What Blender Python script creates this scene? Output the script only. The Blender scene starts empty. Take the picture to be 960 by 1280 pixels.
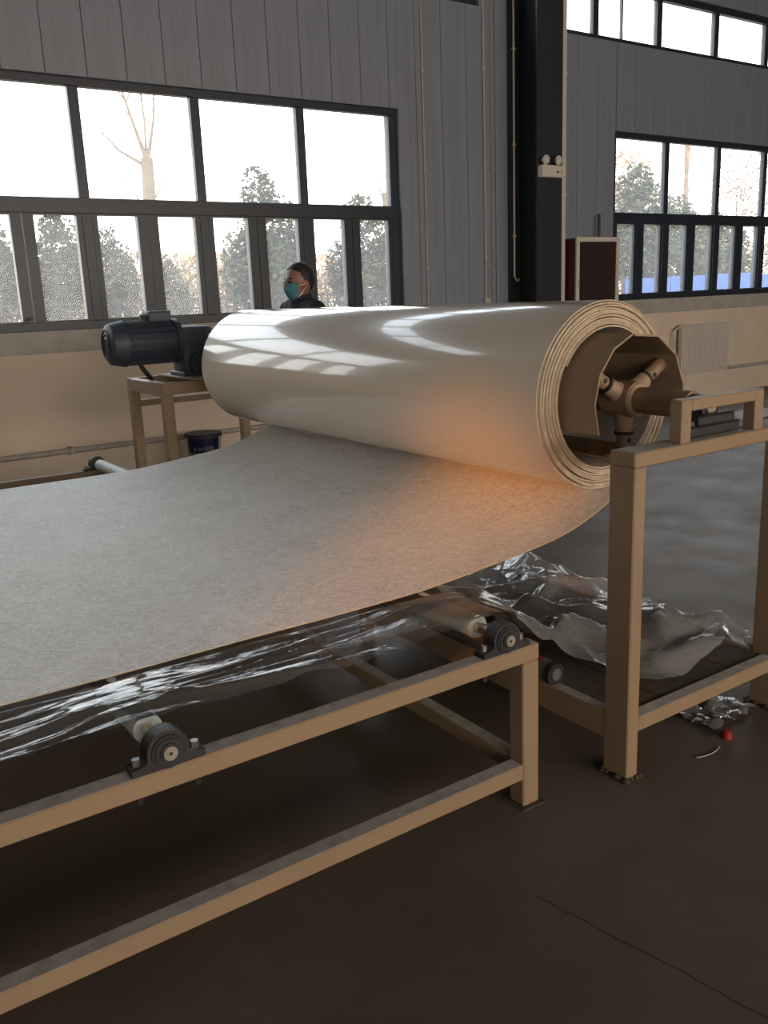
import bpy, bmesh, math, random
from mathutils import Vector, Matrix, noise
random.seed(7)
PI = math.pi
SC = bpy.context.scene
COL = SC.collection

# ------------------------------------------------------------------ camera
F_PX, YAW, PITCH, ROLL, CAM_H = 1096.35, math.radians(33.9105), math.radians(13.7378), math.radians(2.3648), 1.42
fw = Vector((math.sin(YAW)*math.cos(PITCH), math.cos(YAW)*math.cos(PITCH), -math.sin(PITCH)))
rt = Vector((math.cos(YAW), -math.sin(YAW), 0))
dn = fw.cross(rt)
r2 = math.cos(ROLL)*rt + math.sin(ROLL)*dn
d2 = -math.sin(ROLL)*rt + math.cos(ROLL)*dn
cd = bpy.data.cameras.new('camera')
cam = bpy.data.objects.new('camera', cd); COL.objects.link(cam)
m = Matrix((r2, -d2, -fw)).transposed().to_4x4()
m.translation = Vector((0, 0, CAM_H))
cam.matrix_world = m
cd.sensor_fit = 'VERTICAL'; cd.sensor_height = 36.0; cd.sensor_width = 27.0
cd.lens = F_PX/1280*36.0
cd.clip_start = 0.05; cd.clip_end = 500
SC.camera = cam

# ------------------------------------------------------------------ world, sun, large lights, exposure
SKY = 5.0
world = bpy.data.worlds.new('sky'); SC.world = world; world.use_nodes = True
wn = world.node_tree.nodes; wl = world.node_tree.links
bg = wn['Background']; bg.inputs['Strength'].default_value = SKY
tc = wn.new('ShaderNodeTexCoord'); sep = wn.new('ShaderNodeSeparateXYZ'); rmp = wn.new('ShaderNodeValToRGB')
wl.new(tc.outputs['Generated'], sep.inputs[0]); wl.new(sep.outputs['Z'], rmp.inputs[0]); wl.new(rmp.outputs[0], bg.inputs['Color'])
rmp.color_ramp.elements[0].position = 0.0; rmp.color_ramp.elements[0].color = (1.0, 0.95, 0.90, 1)
rmp.color_ramp.elements[1].position = 0.55; rmp.color_ramp.elements[1].color = (0.80, 0.90, 1.0, 1)

def light(name, kind, loc, target, energy, color, **kw):
    d = bpy.data.lights.new(name, kind); d.energy = energy; d.color = color
    for k, v in kw.items(): setattr(d, k, v)
    o = bpy.data.objects.new(name, d); COL.objects.link(o)
    o.location = loc
    o.rotation_euler = (Vector(target)-Vector(loc)).to_track_quat('-Z', 'Y').to_euler()
    return o
# low evening sun behind the photographer, it warms the trees outside
light('evening_sun', 'SUN', (-20, -30, 20), (-20+.55, -30+.72, 20-.42), 2.2, (1.0, 0.72, 0.46), angle=math.radians(2))
# added warm fill lamp, unseen, in the window band behind the photographer
light('rear_fill_lamp', 'AREA', (2.75, -7.9, 2.35), (2.75, 0, 2.0), 500, (1.0, 0.75, 0.50), shape='RECTANGLE', size=15.5, size_y=2.4)
# added unseen spot imitating low orange sun on the nip between roll and sheet
light('added_orange_spot', 'SPOT', (-5.8, -1.9, 3.1), (1.96, 2.40, 0.61), 2000, (1.0, 0.34, 0.05), spot_size=math.radians(7), spot_blend=1.0, shadow_soft_size=0.12)
SC.view_settings.view_transform = 'Standard'; SC.view_settings.look = 'None'
SC.view_settings.gamma = 1.0; SC.view_settings.use_curve_mapping = False
SC.view_settings.exposure = 0.0
SC.cycles.max_bounces = 10; SC.cycles.transparent_max_bounces = 24
SC.cycles.sample_clamp_indirect = 6.0
SC.cycles.caustics_reflective = False; SC.cycles.caustics_refractive = False

# ------------------------------------------------------------------ materials
def new_mat(name):
    mt = bpy.data.materials.new(name); mt.use_nodes = True
    return mt, mt.node_tree.nodes, mt.node_tree.links, mt.node_tree.nodes['Principled BSDF']
def pmat(name, color, rough=0.5, metal=0.0, var=0.12, scale=12.0, bump=0.0, bscale=60.0, spec=0.5, coat=0.0, stretch=(1, 1, 1), dirt=None, dirt_amt=0.5, dirt_scale=3.0):
    mt, n, l, b = new_mat(name)
    co = n.new('ShaderNodeTexCoord'); mp = n.new('ShaderNodeMapping'); mp.inputs['Scale'].default_value = stretch
    l.new(co.outputs['Object'], mp.inputs[0])
    nz = n.new('ShaderNodeTexNoise'); nz.inputs['Scale'].default_value = scale; nz.inputs['Detail'].default_value = 5
    l.new(mp.outputs[0], nz.inputs['Vector'])
    cr = n.new('ShaderNodeValToRGB'); l.new(nz.outputs['Fac'], cr.inputs[0])
    cr.color_ramp.elements[0].position = 0.3; cr.color_ramp.elements[1].position = 0.7
    cr.color_ramp.elements[0].color = (*[c*(1-var) for c in color], 1)
    cr.color_ramp.elements[1].color = (*[min(1, c*(1+var)) for c in color], 1)
    out = cr.outputs[0]
    if dirt:
        n2 = n.new('ShaderNodeTexNoise'); n2.inputs['Scale'].default_value = dirt_scale; n2.inputs['Detail'].default_value = 8; n2.inputs['Roughness'].default_value = 0.7
        l.new(mp.outputs[0], n2.inputs['Vector'])
        c2 = n.new('ShaderNodeValToRGB'); c2.color_ramp.elements[0].position = 0.5; c2.color_ramp.elements[1].position = 0.75
        c2.color_ramp.elements[0].color = (0, 0, 0, 1); c2.color_ramp.elements[1].color = (dirt_amt,)*3+(1,)
        l.new(n2.outputs['Fac'], c2.inputs[0])
        mx = n.new('ShaderNodeMixRGB'); l.new(c2.outputs[0], mx.inputs[0]); l.new(out, mx.inputs[1]); mx.inputs[2].default_value = (*dirt, 1)
        out = mx.outputs[0]
    l.new(out, b.inputs['Base Color'])
    b.inputs['Roughness'].default_value = rough; b.inputs['Metallic'].default_value = metal
    b.inputs['Specular IOR Level'].default_value = spec; b.inputs['Coat Weight'].default_value = coat
    if bump:
        n3 = n.new('ShaderNodeTexNoise'); n3.inputs['Scale'].default_value = bscale; n3.inputs['Detail'].default_value = 4
        l.new(mp.outputs[0], n3.inputs['Vector'])
        bp = n.new('ShaderNodeBump'); bp.inputs['Strength'].default_value = bump; bp.inputs['Distance'].default_value = 0.01
        l.new(n3.outputs['Fac'], bp.inputs['Height']); l.new(bp.outputs[0], b.inputs['Normal'])
    return mt
M = {}
M['floor'] = None
M['plaster'] = pmat('beige_plaster', (0.72, 0.60, 0.48), 0.75, var=0.05, scale=2.5, bump=0.05, dirt=(0.5, 0.42, 0.33), dirt_amt=0.3, dirt_scale=1.2)
M['panel'] = pmat('grey_wall_panel', (0.215, 0.238, 0.285), 0.42, var=0.08, scale=1.5, stretch=(8, 1, .35), metal=0.0)
M['panel_joint'] = pmat('panel_joint', (0.165, 0.18, 0.21), 0.6, var=0.05)
M['ledge'] = pmat('grey_ledge', (0.42, 0.39, 0.35), 0.8, var=0.12, scale=8)
M['frame'] = pmat('dark_window_frame', (0.020, 0.027, 0.042), 0.4, var=0.1)
M['ceiling'] = pmat('ceiling_sheet', (0.16, 0.17, 0.18), 0.7, var=0.1)
M['column'] = pmat('dark_column_paint', (0.018, 0.020, 0.025), 0.5, var=0.2)
M['white_pvc'] = pmat('white_plastic', (0.62, 0.56, 0.50), 0.5, var=0.04)
M['cream'] = pmat('cream_paint', (0.275, 0.190, 0.115), 0.45, var=0.06, scale=6, dirt=(0.24, 0.16, 0.09), dirt_amt=0.45, dirt_scale=7)
M['dust_top'] = pmat('dusty_steel', (0.36, 0.345, 0.315), 0.8, var=0.2, scale=25)
M['shelf'] = pmat('dark_board', (0.085, 0.062, 0.045), 0.7, var=0.3, scale=7, stretch=(1, 7, 1), bump=0.2)
M['black'] = pmat('black_iron', (0.022, 0.021, 0.022), 0.5, var=0.25, scale=40, bump=0.15)
M['rubber'] = pmat('black_rubber', (0.012, 0.012, 0.014), 0.6, var=0.1)
M['steel'] = pmat('worn_steel', (0.62, 0.56, 0.46), 0.32, metal=0.9, var=0.15, scale=30)
M['bolt'] = pmat('bolt_steel', (0.40, 0.40, 0.40), 0.35, metal=0.9, var=0.1)
M['galv'] = pmat('pale_roller_tube', (0.58, 0.66, 0.63), 0.35, metal=0.0, var=0.06, scale=20)
M['motor'] = pmat('blue_black_motor', (0.034, 0.046, 0.066), 0.5, var=0.2, scale=30)
M['tan'] = pmat('tan_mandrel_paint', (0.26, 0.17, 0.10), 0.5, var=0.15, scale=14, dirt=(0.16, 0.10, 0.06), dirt_amt=0.5, dirt_scale=5)
M['tan_plate'] = pmat('tan_plate', (0.30, 0.215, 0.14), 0.55, var=0.1, scale=6, dirt=(0.15, 0.10, 0.065), dirt_amt=0.4, dirt_scale=4)
M['red'] = pmat('red_plastic', (0.24, 0.010, 0.012), 0.45, var=0.1)
M['maroon'] = pmat('dark_red_paint', (0.075, 0.010, 0.012), 0.5, var=0.15)
M['blue_label'] = pmat('navy_label', (0.012, 0.022, 0.085), 0.5, var=0.05)
M['lavender'] = pmat('pale_label', (0.36, 0.33, 0.40), 0.5, var=0.05)
M['print_blue'] = pmat('print_blue', (0.03, 0.04, 0.12), 0.6, var=0.02)
M['pail'] = pmat('pail_plastic', (0.42, 0.36, 0.33), 0.45, var=0.05)
M['card'] = pmat('grey_core', (0.12, 0.11, 0.10), 0.6, var=0.15)
M['skin'] = pmat('skin', (0.22, 0.11, 0.08), 0.5, var=0.06, scale=25)
M['jacket'] = pmat('dark_navy_jacket', (0.011, 0.013, 0.022), 0.85, var=0.25, scale=15, bump=0.3, bscale=25)
M['trousers'] = pmat('charcoal_trousers', (0.02, 0.02, 0.024), 0.85, var=0.2)
M['shoe'] = pmat('black_shoe', (0.010, 0.010, 0.010), 0.5)
M['hair'] = pmat('black_hair', (0.008, 0.008, 0.010), 0.6, var=0.3, scale=60)
M['mask'] = pmat('teal_face_mask', (0.13, 0.37, 0.43), 0.8, var=0.08, scale=30)
M['bark'] = pmat('sunlit_bark', (0.20, 0.15, 0.11), 0.9, var=0.25, scale=5)
M['grass'] = pmat('dry_grass_ground', (0.34, 0.26, 0.17), 0.95, var=0.3, scale=0.6)
M['blue_sheet'] = pmat('blue_hoarding', (0.018, 0.075, 0.27), 0.6, var=0.06, scale=1)
M['iron'] = pmat('dark_iron_fence', (0.045, 0.04, 0.036), 0.7)
M['white_paper'] = pmat('white_paper', (0.80, 0.78, 0.74), 0.7, var=0.04)
M['lens'] = pmat('frosted_lamp_lens', (0.55, 0.53, 0.50), 0.2, var=0.05)
M['weld'] = pmat('rusty_mortar', (0.06, 0.048, 0.038), 0.9, var=0.4, scale=60, bump=0.5)

def leaf_mat(name, c):
    mt, n, l, b = new_mat(name)
    co = n.new('ShaderNodeTexCoord'); nz = n.new('ShaderNodeTexNoise'); nz.inputs['Scale'].default_value = 2.2
    l.new(co.outputs['Object'], nz.inputs['Vector'])
    cr = n.new('ShaderNodeValToRGB'); l.new(nz.outputs['Fac'], cr.inputs[0])
    cr.color_ramp.elements[0].position = .35; cr.color_ramp.elements[1].position = .68
    cr.color_ramp.elements[0].color = (*[x*.72 for x in c], 1); cr.color_ramp.elements[1].color = (*[x*1.25 for x in c], 1)
    l.new(cr.outputs[0], b.inputs['Base Color']); b.inputs['Roughness'].default_value = .9; b.inputs['Specular IOR Level'].default_value = .05
    return mt
M['leaf'] = leaf_mat('evergreen_leaf', (0.060, 0.068, 0.044))
M['leaf2'] = leaf_mat('olive_leaf', (0.085, 0.088, 0.055))
M['leaf_red'] = leaf_mat('russet_leaf', (0.25, 0.155, 0.115))
M['leaf_tan'] = leaf_mat('tan_leaf', (0.36, 0.25, 0.16))
M['scrub'] = leaf_mat('dry_scrub', (0.20, 0.14, 0.09))

def floor_mat():
    mt, n, l, b = new_mat('dark_concrete')
    co = n.new('ShaderNodeTexCoord')
    def nz(s, d=6, r=.6):
        x = n.new('ShaderNodeTexNoise'); x.inputs['Scale'].default_value = s; x.inputs['Detail'].default_value = d; x.inputs['Roughness'].default_value = r
        l.new(co.outputs['Object'], x.inputs['Vector']); return x.outputs['Fac']
    def ramp(i, p0, c0, p1, c1):
        r = n.new('ShaderNodeValToRGB'); l.new(i, r.inputs[0])
        r.color_ramp.elements[0].position = p0; r.color_ramp.elements[0].color = (*c0, 1)
        r.color_ramp.elements[1].position = p1; r.color_ramp.elements[1].color = (*c1, 1); return r.outputs[0]
    a = ramp(nz(1.1, 8, .65), .33, (.088, .067, .050), .7, (.142, .114, .092))
    spots = ramp(nz(22, 5, .7), .62, (0, 0, 0), .78, (.5, .5, .5))
    mx = n.new('ShaderNodeMixRGB'); l.new(spots, mx.inputs[0]); l.new(a, mx.inputs[1]); mx.inputs[2].default_value = (.07, .058, .05, 1)
    # the hairline crack that wanders across the slab
    sp = n.new('ShaderNodeSeparateXYZ'); l.new(co.outputs['Object'], sp.inputs[0])
    def math_(op, x, y):
        k = n.new('ShaderNodeMath'); k.operation = op
        for i, v in enumerate((x, y)):
            if v is None: continue
            if isinstance(v, (int, float)): k.inputs[i].default_value = v
            else: l.new(v, k.inputs[i])
        return k.outputs[0]
    wob = math_('MULTIPLY', math_('SUBTRACT', nz(6, 4), .5), .035)
    dx = math_('ADD', math_('SUBTRACT', sp.outputs['X'], math_('ADD', math_('MULTIPLY', sp.outputs['Y'], -.196), 1.561)), wob)
    line = math_('LESS_THAN', math_('ABSOLUTE', dx, None), .0022)
    line = math_('MULTIPLY', line, math_('LESS_THAN', sp.outputs['Y'], 1.34))
    mx2 = n.new('ShaderNodeMixRGB'); l.new(line, mx2.inputs[0]); l.new(mx.outputs[0], mx2.inputs[1]); mx2.inputs[2].default_value = (.03, .025, .02, 1)
    l.new(mx2.outputs[0], b.inputs['Base Color'])
    rr = ramp(nz(3, 6), .3, (.40,)*3, .75, (.58,)*3); l.new(rr, b.inputs['Roughness']); b.inputs['Specular IOR Level'].default_value = .25
    bp = n.new('ShaderNodeBump'); bp.inputs['Strength'].default_value = .12; bp.inputs['Distance'].default_value = .01
    l.new(nz(35), bp.inputs['Height']); l.new(bp.outputs[0], b.inputs['Normal'])
    return mt
M['floor'] = floor_mat()

def fibre_mat():
    mt, n, l, b = new_mat('fibre_mat_face')
    co = n.new('ShaderNodeTexCoord')
    acc = None
    for k in range(7):
        mp = n.new('ShaderNodeMapping'); mp.inputs['Rotation'].default_value = (0, 0, k*PI/7+.21*k); mp.inputs['Location'].default_value = (k*3.1, k*1.7, 0)
        l.new(co.outputs['Object'], mp.inputs[0])
        mp2 = n.new('ShaderNodeMapping'); mp2.inputs['Scale'].default_value = (24, 270, 1); l.new(mp.outputs[0], mp2.inputs[0])
        nz = n.new('ShaderNodeTexNoise'); nz.inputs['Scale'].default_value = 1.0; nz.inputs['Detail'].default_value = 1.5; nz.inputs['Distortion'].default_value = .5
        l.new(mp2.outputs[0], nz.inputs['Vector'])
        cr = n.new('ShaderNodeValToRGB'); l.new(nz.outputs['Fac'], cr.inputs[0])
        cr.color_ramp.elements[0].position = .55; cr.color_ramp.elements[0].color = (0, 0, 0, 1)
        cr.color_ramp.elements[1].position = .70; cr.color_ramp.elements[1].color = (1, 1, 1, 1)
        if acc is None: acc = cr.outputs[0]
        else:
            a = n.new('ShaderNodeMixRGB'); a.blend_type = 'LIGHTEN'; a.inputs[0].default_value = 1
            l.new(acc, a.inputs[1]); l.new(cr.outputs[0], a.inputs[2]); acc = a.outputs[0]
    bl = n.new('ShaderNodeTexNoise'); bl.inputs['Scale'].default_value = 5; bl.inputs['Detail'].default_value = 6; l.new(co.outputs['Object'], bl.inputs['Vector'])
    c0 = n.new('ShaderNodeValToRGB'); l.new(bl.outputs['Fac'], c0.inputs[0])
    c0.color_ramp.elements[0].position = .3; c0.color_ramp.elements[0].color = (.58, .555, .49, 1)
    c0.color_ramp.elements[1].position = .7; c0.color_ramp.elements[1].color = (.71, .685, .62, 1)
    mx = n.new('ShaderNodeMixRGB'); sc = n.new('ShaderNodeMath'); sc.operation = 'MULTIPLY'; sc.inputs[1].default_value = .95
    l.new(acc, sc.inputs[0]); l.new(sc.outputs[0], mx.inputs[0]); l.new(c0.outputs[0], mx.inputs[1]); mx.inputs[2].default_value = (.97, .97, .96, 1)
    l.new(mx.outputs[0], b.inputs['Base Color']); b.inputs['Roughness'].default_value = .42
    bp = n.new('ShaderNodeBump'); bp.inputs['Strength'].default_value = .35; bp.inputs['Distance'].default_value = .004
    l.new(acc, bp.inputs['Height']); l.new(bp.outputs[0], b.inputs['Normal'])
    return mt
M['fibre'] = fibre_mat()
def gel_mat():
    mt, n, l, b = new_mat('glossy_gelcoat')
    co = n.new('ShaderNodeTexCoord'); mp = n.new('ShaderNodeMapping'); mp.inputs['Scale'].default_value = (1.5, .5, 1.5); l.new(co.outputs['Object'], mp.inputs[0])
    nz = n.new('ShaderNodeTexNoise'); nz.inputs['Scale'].default_value = 3.2; nz.inputs['Detail'].default_value = 2; l.new(mp.outputs[0], nz.inputs['Vector'])
    bp = n.new('ShaderNodeBump'); bp.inputs['Strength'].default_value = .10; bp.inputs['Distance'].default_value = .02
    l.new(nz.outputs['Fac'], bp.inputs['Height']); l.new(bp.outputs[0], b.inputs['Normal'])
    b.inputs['Base Color'].default_value = (.70, .62, .50, 1); b.inputs['Roughness'].default_value = .16
    b.inputs['Coat Weight'].default_value = .6; b.inputs['Coat Roughness'].default_value = .03
    l.new(bp.outputs[0], b.inputs['Coat Normal'])
    return mt
M['gel'] = gel_mat()
M['cut'] = pmat('cut_edge', (.46, .36, .25), .7, var=.2, scale=40)
def film_mat():
    mt, n, l, b = new_mat('clear_film')
    n.remove(b); out = n['Material Output']
    tr = n.new('ShaderNodeBsdfTransparent'); tr.inputs[0].default_value = (.90, .91, .92, 1)
    gl = n.new('ShaderNodeBsdfGlossy'); gl.inputs['Roughness'].default_value = .06; gl.inputs[0].default_value = (1, 1, 1, 1)
    co = n.new('ShaderNodeTexCoord'); mp = n.new('ShaderNodeMapping'); mp.inputs['Scale'].default_value = (6, 40, 6); l.new(co.outputs['Object'], mp.inputs[0])
    nz = n.new('ShaderNodeTexNoise'); nz.inputs['Scale'].default_value = 1.2; nz.inputs['Detail'].default_value = 3; l.new(mp.outputs[0], nz.inputs['Vector'])
    bp = n.new('ShaderNodeBump'); bp.inputs['Strength'].default_value = .25; bp.inputs['Distance'].default_value = .004
    l.new(nz.outputs['Fac'], bp.inputs['Height']); l.new(bp.outputs[0], gl.inputs['Normal'])
    fr = n.new('ShaderNodeFresnel'); fr.inputs['IOR'].default_value = 1.7; l.new(bp.outputs[0], fr.inputs['Normal'])
    mx = n.new('ShaderNodeMixShader'); l.new(fr.outputs[0], mx.inputs[0]); l.new(tr.outputs[0], mx.inputs[1]); l.new(gl.outputs[0], mx.inputs[2])
    df = n.new('ShaderNodeBsdfDiffuse'); df.inputs[0].default_value = (.8, .8, .8, 1)
    m3 = n.new('ShaderNodeMixShader'); sx = n.new('ShaderNodeSeparateXYZ'); l.new(co.outputs['Object'], sx.inputs[0]); mr = n.new('ShaderNodeMapRange'); mr.inputs[1].default_value = 1.35; mr.inputs[2].default_value = 1.9; mr.inputs[3].default_value = .035; mr.inputs[4].default_value = .17; l.new(sx.outputs['X'], mr.inputs[0]); l.new(mr.outputs[0], m3.inputs[0]); l.new(mx.outputs[0], m3.inputs[1]); l.new(df.outputs[0], m3.inputs[2])
    l.new(m3.outputs[0], out.inputs[0])
    return mt
M['film'] = film_mat()
def pane_mat(name, milk):
    mt, n, l, b = new_mat(name)
    n.remove(b); out = n['Material Output']
    tr = n.new('ShaderNodeBsdfTransparent'); tr.inputs[0].default_value = (.97, .98, .98, 1)
    tl = n.new('ShaderNodeBsdfTranslucent'); tl.inputs[0].default_value = (.9, .9, .9, 1)
    gl = n.new('ShaderNodeBsdfGlossy'); gl.inputs['Roughness'].default_value = .02
    m1 = n.new('ShaderNodeMixShader'); m1.inputs[0].default_value = milk; l.new(tr.outputs[0], m1.inputs[1]); l.new(tl.outputs[0], m1.inputs[2])
    m2 = n.new('ShaderNodeMixShader'); m2.inputs[0].default_value = .005; l.new(m1.outputs[0], m2.inputs[1]); l.new(gl.outputs[0], m2.inputs[2])
    l.new(m2.outputs[0], out.inputs[0])
    return mt
M['pane'] = pane_mat('milky_window_pane', .06)  # translucent share added to imitate haze over the outdoor view
M['cab_glass'] = None
mt, n_, l_, b_ = new_mat('dark_cabinet_glass'); b_.inputs['Base Color'].default_value = (.035, .022, .020, 1); b_.inputs['Roughness'].default_value = .08; M['cab_glass'] = mt

# ------------------------------------------------------------------ helpers
def add_box(bm, x0, x1, y0, y1, z0, z1, bev=0.0, mat_=None, segs=1):
    r = bmesh.ops.create_cube(bm, size=1.0)
    vs = r['verts']
    bmesh.ops.scale(bm, vec=(x1-x0, y1-y0, z1-z0), verts=vs)
    bmesh.ops.translate(bm, vec=((x0+x1)/2, (y0+y1)/2, (z0+z1)/2), verts=vs)
    if bev:
        es = list({e for v in vs for e in v.link_edges})
        bmesh.ops.bevel(bm, geom=es, offset=bev, segments=segs, affect='EDGES', profile=.5)
    return vs
def add_cone(bm, p, q, r0, r1, seg=16, caps=True):
    p, q = Vector(p), Vector(q); d = q-p
    M4 = Matrix.Translation((p+q)/2) @ d.to_track_quat('Z', 'Y').to_matrix().to_4x4()
    r = bmesh.ops.create_cone(bm, cap_ends=caps, segments=seg, radius1=r0, radius2=r1, depth=d.length, matrix=M4)
    return r['verts']
def add_tube(bm, pts, rad, seg=8):
    pts = [Vector(p) for p in pts]; rings = []
    for i, p in enumerate(pts):
        t = (pts[min(i+1, len(pts)-1)]-pts[max(i-1, 0)]).normalized()
        a = t.orthogonal().normalized() if i == 0 else (rings_a - t*rings_a.dot(t)).normalized()
        rings_a = a; b2 = t.cross(a)
        rr = rad[i] if isinstance(rad, (list, tuple)) else rad
        rings.append([bm.verts.new(p+rr*(math.cos(2*PI*k/seg)*a+math.sin(2*PI*k/seg)*b2)) for k in range(seg)])
    for A, B in zip(rings, rings[1:]):
        for k in range(seg): bm.faces.new((A[k], A[(k+1) % seg], B[(k+1) % seg], B[k]))
    bm.faces.new(rings[0][::-1]); bm.faces.new(rings[-1])
def add_sphere(bm, c, r, sub=2, sc=(1, 1, 1)):
    x = bmesh.ops.create_icosphere(bm, subdivisions=sub, radius=1.0)
    bmesh.ops.scale(bm, vec=(r*sc[0], r*sc[1], r*sc[2]), verts=x['verts'])
    bmesh.ops.translate(bm, vec=c, verts=x['verts']); return x['verts']
def link(name, bm, mt, parent=None, smooth=False, ang=None):
    me = bpy.data.meshes.new(name)
    bmesh.ops.recalc_face_normals(bm, faces=bm.faces) if len(bm.faces) else None
    bm.to_mesh(me); bm.free()
    for x in (mt if isinstance(mt, (list, tuple)) else [mt]): me.materials.append(M[x] if isinstance(x, str) else x)
    if smooth:
        for p in me.polygons: p.use_smooth = True
        me.set_sharp_from_angle(angle=math.radians(ang or 40))
    o = bpy.data.objects.new(name, me); COL.objects.link(o)
    if parent: o.parent = parent
    return o
def tag(o, label=None, cat=None, group=None, kind=None):
    if label: o['label'] = label
    if cat: o['category'] = cat
    if group: o['group'] = group
    if kind: o['kind'] = kind
    return o
def thing(name, label, cat, loc=(0, 0, 0), group=None, kind=None):
    o = bpy.data.objects.new(name, None); COL.objects.link(o); o.location = loc; o.empty_display_size = .1
    return tag(o, label, cat, group, kind)
class P:
    """part builder: local coordinates relative to the thing's base"""
    def __init__(s, t): s.t = t
    def box(s, name, mt, *b, bev=.003, parent=None, segs=1):
        bm = bmesh.new(); add_box(bm, *b, bev=bev, segs=segs); return link(name, bm, mt, parent or s.t)
    def cyl(s, name, mt, p, q, r0, r1=None, seg=20, parent=None):
        bm = bmesh.new(); add_cone(bm, p, q, r0, r0 if r1 is None else r1, seg); return link(name, bm, mt, parent or s.t, True)
    def tube(s, name, mt, pts, r, seg=8, parent=None):
        bm = bmesh.new(); add_tube(bm, pts, r, seg); return link(name, bm, mt, parent or s.t, True, 60)

# ------------------------------------------------------------------ structure: the hall
WY = 7.20                       # inner face of the window wall
X0, X1, YB, ZT = -7.0, 19.0, -8.0, 6.0
bm = bmesh.new(); add_box(bm, X0-.3, X1+.3, YB-.3, 7.50, -.2, 0)
tag(link('floor', bm, 'floor'), 'dark stained concrete floor of the factory hall', 'floor', kind='structure')
bm = bmesh.new(); add_box(bm, X0-.3, X1+.3, YB-.3, 7.50, ZT, ZT+.15)
tag(link('ceiling', bm, 'ceiling'), 'grey sheet metal ceiling of the hall', 'ceiling', kind='structure')
for nm, b, lb in (('wall_left', (X0-.3, X0, YB-.3, 7.5, 0, ZT), 'plain end wall of the hall'), ('wall_right', (X1, X1+.3, YB-.3, 7.5, 0, ZT), 'far end wall of the hall')):
    bm = bmesh.new(); add_box(bm, *b); tag(link(nm, bm, 'panel'), lb, 'wall', kind='structure')
# the wall behind the photographer, with a long window band
bm = bmesh.new()
for b in ((X0, X1, YB-.3, YB, 0, 1.15), (X0, X1, YB-.3, YB, 3.55, ZT), (X0, -5.0, YB-.3, YB, 1.15, 3.55), (10.5, X1, YB-.3, YB, 1.15, 3.55)): add_box(bm, *b)
tag(link('wall_front', bm, 'plaster'), 'wall behind the photographer with a long window band', 'wall', kind='structure')

# window openings in the window wall: (x0, x1, z0, z1)
OPEN = [(-0.79, 5.19, 1.27, 3.13), (8.17, 14.10, 1.27, 3.13), (-0.79, 6.20, 4.13, 4.70), (7.36, 14.10, 4.035, 4.63)]
bm = bmesh.new()
add_box(bm, X0, X1, WY, WY+.3, 0, 1.12)
wall_back = tag(link('wall_back', bm, 'plaster'), 'beige plastered lower wall under the factory windows', 'wall', kind='structure')
def cut_cells(xa, xb, za, zb):
    xs = sorted({xa, xb, *[v for o in OPEN for v in o[:2] if xa < v < xb]})
    for a, b in zip(xs, xs[1:]):
        zs = [(za, zb)]
        for o in OPEN:
            if o[0] <= a+1e-6 and b-1e-6 <= o[1]:
                nz = []
                for c, d in zs:
                    if o[2] >= d or o[3] <= c: nz.append((c, d)); continue
                    if o[2] > c: nz.append((c, o[2]))
                    if o[3] < d: nz.append((o[3], d))
                zs = nz
        for c, d in zs: yield a, b, c, d
bm = bmesh.new()
for a, b, c, d in cut_cells(X0, X1, 1.12, ZT): add_box(bm, a, b, WY+.012, WY+.25, c, d)
link('panel_backing', bm, 'panel_joint', wall_back)
# sloping grey ledge under the windows
bm = bmesh.new()
pr = [(WY-.012, 1.10), (WY-.012, 1.125), (WY+.012, 1.27), (WY+.012, 1.10)]
va = [bm.verts.new((X0, y, z)) for y, z in pr]; vb = [bm.verts.new((X1, y, z)) for y, z in pr]
bm.faces.new(va); bm.faces.new(vb[::-1])
for i in range(4): bm.faces.new((va[i], vb[i], vb[(i+1) % 4], va[(i+1) % 4]))
link('window_ledge', bm, 'ledge', wall_back)
# upper wall: upright ribbed steel panels, one object each
x = X0
pw = .31
cache = {}
while x < X1-.01:
    for a, b, c, d in cut_cells(x, min(x+pw, X1), 1.27, ZT):
        ga = .0022 if a == x else 0; gb = .0022 if abs(b-(x+pw)) < 1e-6 else 0
        key = (round(b-a, 3), round(c, 3), round(d, 3), ga, gb)
        if b-a < .02: continue
        if key not in cache:
            bm = bmesh.new()
            w = b-a
            add_box(bm, ga, w-gb, 0, .014, c, d, bev=.003)
            if w > .2:
                for k in (.33, .66): add_box(bm, w*k-.006, w*k+.006, -.0012, .003, c+.002, d-.002, bev=.001)
            o = link('wall_panel', bm, 'panel', wall_back); cache[key] = o.data
        else:
            o = bpy.data.objects.new('wall_panel', cache[key]); COL.objects.link(o); o.parent = wall_back
        o.location = (a, WY, 0)
    x += pw

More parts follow.
